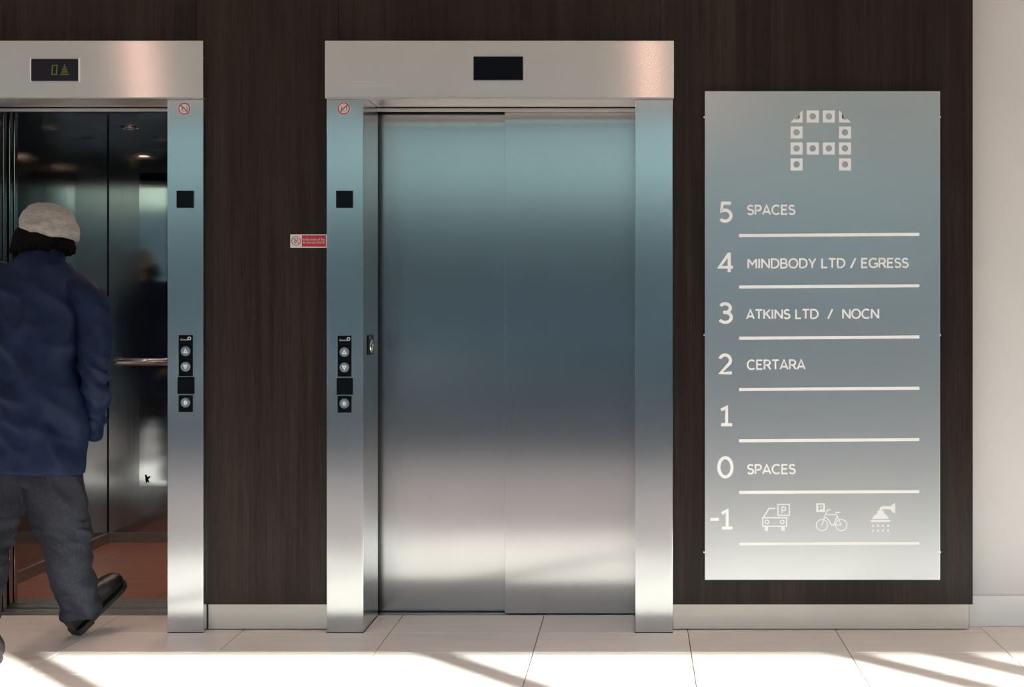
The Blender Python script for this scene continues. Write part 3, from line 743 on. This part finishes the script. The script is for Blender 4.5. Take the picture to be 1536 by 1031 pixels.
bm_stroke(bm, [(cx - r * .5, cz), (cx - r * .2, cz - r * .45), (cx + r * .1, cz - r * .5)], r * .25, y - .0012, .0003)
bm_disc(bm, cx, cz + r * .05, r * .2, y - .0012, .0003, n=10)
finish(bm, 'pictogram', M['pgrey'], fn)

# ------------------------------------------------------------------ the person stepping into the lift
def ring_pts(c, a, b, u, v, n=28, sq_=2.0):
    out = []
    for k in range(n):
        t_ = 2 * math.pi * k / n; co, si = math.cos(t_), math.sin(t_)
        out.append(c + u * (a * math.copysign(abs(co) ** (2 / sq_), co)) + v * (b * math.copysign(abs(si) ** (2 / sq_), si)))
    return out
def loft(bm, rings):
    vr = [[bm.verts.new(p) for p in r] for r in rings]; n = len(vr[0])
    for a, b in zip(vr, vr[1:]):
        for k in range(n): bm.faces.new((a[k], a[(k + 1) % n], b[(k + 1) % n], b[k]))
    bm.faces.new(vr[0][::-1]); bm.faces.new(vr[-1])
def limb(bm, pts, ref=Vector((1, 0, 0)), sub=4):
    """tapering limb through (point, half-width, half-depth); smooth in between"""
    P = [Vector(p[0]) for p in pts]; A_ = [p[1] for p in pts]; B_ = [p[2] for p in pts]
    def cr(v, i, t):
        n = len(v); p0, p1, p2, p3 = v[max(i - 1, 0)], v[i], v[i + 1], v[min(i + 2, n - 1)]
        return .5 * ((2 * p1) + (p2 - p0) * t + (2 * p0 - 5 * p1 + 4 * p2 - p3) * t * t + (3 * p1 - p0 - 3 * p2 + p3) * t ** 3)
    S = []
    for i in range(len(P) - 1):
        for k in range(sub): S.append((cr(P, i, k / sub), cr(A_, i, k / sub), cr(B_, i, k / sub)))
    S.append((P[-1], A_[-1], B_[-1]))
    rings = []
    for i, (p, a, b) in enumerate(S):
        t = (S[min(i + 1, len(S) - 1)][0] - S[max(i - 1, 0)][0]).normalized()
        u = (ref - t * ref.dot(t)).normalized(); v = t.cross(u)
        rings.append(ring_pts(p, a, b, u, v))
    loft(bm, rings)
def ball(bm, c, rx, ry, rz, rot=None):
    m_ = Matrix.Translation(c) @ (rot.to_4x4() if rot else Matrix.Identity(4)) @ Matrix.Diagonal((rx, ry, rz, 1))
    bmesh.ops.create_uvsphere(bm, u_segments=24, v_segments=16, radius=1, matrix=m_)
def skin_over(bm, name, mat, parent, voxel, smooth=6, fold=None):
    me = bpy.data.meshes.new(name + '_rough'); bmesh.ops.recalc_face_normals(bm, faces=bm.faces[:]); bm.to_mesh(me); bm.free()
    tmp = bpy.data.objects.new('shape_source', me); C.objects.link(tmp)
    r = tmp.modifiers.new('r', 'REMESH'); r.mode = 'VOXEL'; r.voxel_size = voxel
    s = tmp.modifiers.new('s', 'SMOOTH'); s.iterations = smooth; s.factor = .5
    bpy.context.view_layer.update()
    out = bpy.data.meshes.new_from_object(tmp.evaluated_get(bpy.context.evaluated_depsgraph_get())); out.name = name
    bpy.data.objects.remove(tmp); bpy.data.meshes.remove(me)
    if fold:
        nn = [v.normal.copy() for v in out.vertices]
        for v, n_ in zip(out.vertices, nn): v.co += n_ * fold(v.co)
    out.materials.clear(); out.materials.append(mat)
    for p in out.polygons: p.use_smooth = True
    o = link(name, out)
    if parent is not None:
        o.parent = parent; o.matrix_parent_inverse = Matrix.Translation(-world_loc(parent))
    return o
def ridge(v): return 1 - abs(v) * 2
per = tag(empty('person', W(60, 950, 5.15)), 'person in navy jacket, grey trousers and pale knit hat walking into the open lift', 'person')
per.location.z = 0
# key points (pixel, pixel, distance)
head = W(68, 352, 5.25)
# --- body: head, neck, trunk, arms and hands as one surface
bm = bmesh.new()
ball(bm, head, .076, .095, .108)
ball(bm, head + Vector((0, .05, -.06)), .055, .055, .055)                 # jaw, face side
ball(bm, head + Vector((0, .098, -.015)), .014, .020, .026)               # nose
ball(bm, head + Vector((0, .085, .03)), .055, .015, .014)                 # brow
for s in (-1, 1): ball(bm, head + Vector((s * .078, .005, -.01)), .012, .022, .034)
for dz in (-.052, -.064): ball(bm, head + Vector((0, .093, dz)), .026, .012, .007)   # lips
limb(bm, [(head + Vector((0, -.02, -.06)), .058, .06), (W(64, 400, 5.2), .06, .062), (W(60, 425, 5.18), .07, .07)])
limb(bm, [(W(60, 415, 5.185), .07, .06), (W(58, 440, 5.18), .12, .07), (W(52, 500, 5.17), .115, .07), (W(48, 580, 5.15), .115, .07), (W(47, 640, 5.14), .12, .08)])
armR = [W(118, 444, 5.18), W(142, 530, 5.145), W(143, 568, 5.14), W(114, 622, 5.18)]
armL = [W(0, 444, 5.18), W(-34, 530, 5.13), W(-35, 568, 5.13), W(-6, 622, 5.18)]
for a in (armR, armL):
    limb(bm, [(a[0], .042, .045), (a[1], .034, .038), (a[2], .030, .032), (a[3], .021, .024)])
    hx = a[3]; s = -1 if a is armR else 1
    limb(bm, [(hx, .026, .02), (hx + Vector((s * .02, .03, -.04)), .038, .016), (hx + Vector((s * .035, .045, -.07)), .038, .014)])
    for k in range(4):
        q0 = hx + Vector((s * (.035), .045, -.07)) + Vector((0, (k - 1.5) * .019, 0)); ln = (.055, .065, .062, .048)[k]
        limb(bm, [(q0, .008, .008), (q0 + Vector((s * .012, .004, -ln * .55)), .008, .008), (q0 + Vector((s * .026, .002, -ln)), .006, .006)], sub=2)
    limb(bm, [(hx + Vector((s * .015, .055, -.03)), .010, .010), (hx + Vector((s * .02, .085, -.055)), .009, .009), (hx + Vector((s * .03, .095, -.08)), .007, .007)], sub=2)
body = skin_over(bm, 'body', M['skin'], per, .008, 2)
for s in (-1, 1):
    bm = bmesh.new(); ball(bm, head + Vector((s * .032, .086, .006)), .012, .008, .008); finish(bm, 'eye', M['eye'], body, True)
# --- jacket
bm = bmesh.new()
def tor(px_, py_, d, a, b): return (W(px_, py_, d), a, b)
limb(bm, [tor(68, 384, 5.215, .070, .072), tor(67, 394, 5.205, .090, .080), tor(64, 404, 5.195, .158, .098), tor(60, 422, 5.185, .206, .116), tor(52, 465, 5.17, .188, .135), tor(49, 520, 5.155, .188, .140), tor(48, 580, 5.14, .194, .142), tor(47, 640, 5.13, .205, .148), tor(46, 690, 5.12, .208, .152), tor(45, 708, 5.118, .206, .152)])
def fold_j(c):
    d1 = ridge(noise.noise(Vector((c.x * 8 + c.z * 6, c.y * 4, c.z * 3.4 - c.x * 5))))
    d2 = ridge(noise.noise(Vector((c.x * 5 - c.z * 3, c.y * 4 + 3.1, c.z * 9 + c.x * 9))))
    d3 = noise.noise(Vector((c.x * 16 + c.z * 9, c.y * 9, c.z * 7 - c.x * 9)))
    k = min(1.0, max(.12, (c.z - .70) / .10))
    return ((d1 - .5) * .022 + (d2 - .5) * .012) * k + d3 * .004 * k
def fold_s(c):
    d1 = ridge(noise.noise(Vector((c.x * 6 + 2, c.y * 6, c.z * 6 + c.x * 8))))
    d2 = ridge(noise.noise(Vector((c.x * 6, c.y * 5 + 3.1, c.z * 19 + c.x * 14))))
    return (d1 - .7) * .010 + (d2 - .7) * .022 * max(.12, 1 - abs(c.z - .98) / .26)
jk = skin_over(bm, 'jacket', M['jacket'], per, .0085, 3, fold_j)
for side in (((106, 426, 5.19), (130, 450, 5.175), (141, 480, 5.165), (142, 525, 5.145), (143, 565, 5.13), (144, 600, 5.17), (145, 634, 5.24), (139, 652, 5.27)),
             ((16, 428, 5.19), (-10, 450, 5.175), (-26, 480, 5.165), (-34, 525, 5.14), (-36, 565, 5.12), (-34, 600, 5.17), (-32, 636, 5.24), (-24, 655, 5.27))):
    bm = bmesh.new()
    limb(bm, [(W(*p), a, b) for p, (a, b) in zip(side, ((.070, .080), (.078, .083), (.068, .080), (.064, .075), (.056, .068), (.048, .060), (.043, .052), (.040, .045)))])
    skin_over(bm, 'sleeve', M['jacket'], jk, .0075, 3, fold_s)
bm = bmesh.new()
limb(bm, [(W(68, 377, 5.222), .066, .070), (W(68, 386, 5.214), .074, .076), (W(67, 394, 5.207), .080, .078)]); skin_over(bm, 'collar', M['jacket'], jk, .006, 3)
# --- trousers
bm = bmesh.new()
limb(bm, [(W(47, 650, 5.125), .145, .100), (W(47, 690, 5.125), .155, .108), (W(47, 724, 5.125), .160, .112)])
legR = [(W(74, 680, 5.12), .090, .098), (W(80, 735, 5.13), .116, .118), (W(88, 772, 5.15), .104, .106), (W(98, 803, 5.17), .092, .096), (W(106, 850, 5.20), .083, .090), (W(115, 890, 5.235), .079, .086), (W(121, 921, 5.26), .072, .080)]
legL = [(W(18, 680, 5.11), .090, .098), (W(-6, 742, 5.06), .108, .115), (W(-13, 784, 5.00), .096, .10), (W(-24, 820, 4.93), .086, .092), (W(-24, 850, 4.87), .082, .088), (W(-32, 895, 4.79), .078, .084), (W(-36, 925, 4.74), .074, .080)]
limb(bm, legR); limb(bm, legL)
def fold_t(c):
    d1 = ridge(noise.noise(Vector((c.x * 6 + 9, c.y * 5, c.z * 9 + c.x * 6))))
    d2 = ridge(noise.noise(Vector((c.x * 8, c.y * 6 + 5, c.z * 24 + c.x * 9))))
    d3 = noise.noise(Vector((c.x * 11, c.y * 9, c.z * 2.5)))
    knee = max(0, 1 - abs(c.z - .44) / .12); hem = max(0, 1 - abs(c.z - .13) / .09)
    return (d1 - .6) * .014 + (d2 - .6) * (.017 * knee + .018 * hem) + d3 * .009
skin_over(bm, 'trousers', M['trousers'], per, .0075, 4, fold_t)
# --- shoes: heel at origin, toe along +x of a local frame
def shoe(heel, fwd, up, name='shoe'):
    f_ = Vector(fwd).normalized(); s_ = f_.cross(Vector(up)).normalized(); u_ = s_.cross(f_)
    def q(a, b): return heel + f_ * a + u_ * b
    prof = [(.002, .038, .030, .038), (.02, .050, .040, .050), (.06, .058, .044, .058), (.10, .054, .044, .054), (.15, .048, .048, .048), (.20, .041, .053, .041), (.240, .036, .051, .036), (.270, .032, .040, .030), (.288, .026, .020, .018)]
    bm = bmesh.new()
    rings = [ring_pts(q(a, c + .006), w, h, s_, u_, 24, 2.4) for a, c, w, h in prof]; loft(bm, rings)
    ank = q(.055, .07); limb(bm, [(ank, .040, .048), (q(.052, .10), .038, .044)], ref=s_)
    o = skin_over(bm, name, M['shoe'], per, .005, 3)
    bm = bmesh.new()
    for z0, z1, g0 in ((-.004, .012, 1.06),):
        out = []
        for a, c, w, h in prof: out.append((a, w * g0))
        loop = [q(a, z0) + s_ * w for a, w in out] + [q(a, z0) - s_ * w for a, w in out[::-1]]
        lo = [bm.verts.new(p) for p in loop]; hi = [bm.verts.new(p + u_ * (z1 - z0)) for p in loop]
        n = len(lo)
        bm.faces.new(lo); bm.faces.new(hi[::-1])
        for k in range(n): bm.faces.new((lo[k], lo[(k + 1) % n], hi[(k + 1) % n], hi[k]))
    for p0, p1 in ((.002, .075),):
        wv = [(p0, .026), (.02, .034), (.06, .037), (p1, .037)]
        loop = [q(a, -.016) + s_ * w for a, w in wv] + [q(a, -.016) - s_ * w for a, w in wv[::-1]]
        lo = [bm.verts.new(p) for p in loop]; hi = [bm.verts.new(p + u_ * .014) for p in loop]; n = len(lo)
        bm.faces.new(lo); bm.faces.new(hi[::-1])
        for k in range(n): bm.faces.new((lo[k], lo[(k + 1) % n], hi[(k + 1) % n], hi[k]))
    finish(bm, 'sole', M['sole'], o)
    return o
hr0 = Vector((WX(112, 5.28), 5.272, .018)); shoe(hr0, (.100, .19, .140), (-.1, -.1, 1))
tl = Vector((WX(-9, 4.85), 4.85, .012)); fw = Vector((.03, .21, -.17)).normalized()
shoe(tl - fw * .29 + Vector((0, 0, -.004)), fw, (0, .5, 1))
# --- hat and hair
bm = bmesh.new()
d_ = 5.25
hs_ = [(74, 358, 39.5, .122), (74, 346, 41.5, .126), (74, 333, 40, .118), (75, 321, 35, .104), (75, 312, 27, .080), (75, 307, 15, .048), (75, 305, 5, .016)]
rings = []
tiltm = Matrix.Rotation(math.radians(-6), 3, 'Y')
for a, b, w, dp in hs_:
    c = W(a, b, d_); rings.append(ring_pts(c, w * d_ / F, dp, Vector((1, 0, -.09)), Vector((0, 1, -.06)), 36))
loft(bm, rings)
def fold_h(c): return (ridge(noise.noise(Vector((c.x * 14, c.y * 10, c.z * 26 + c.x * 5)))) - .6) * .006
skin_over(bm, 'knit_hat', M['hat'], per, .006, 4, fold_h)
bm = bmesh.new()
limb(bm, [(W(71, 350, 5.245), .074, .088), (W(69, 359, 5.237), .096, .102), (W(65, 366, 5.23), .118, .112), (W(66, 378, 5.222), .104, .098), (W(68, 390, 5.215), .070, .070)])
ball(bm, W(29, 375, 5.235), .030, .035, .022); ball(bm, W(102, 366, 5.235), .028, .035, .026)
def fold_hair(c):
    f_ = min(1.0, max(.1, (WZ(356, 5.24) - c.z) / .03))
    return f_ * (noise.noise(Vector((c.x * 38, c.y * 38, c.z * 30))) * .012 + noise.noise(Vector((c.x * 90, c.y * 90, c.z * 60))) * .005)
skin_over(bm, 'hair', M['hair'], body, .006, 2, fold_hair)
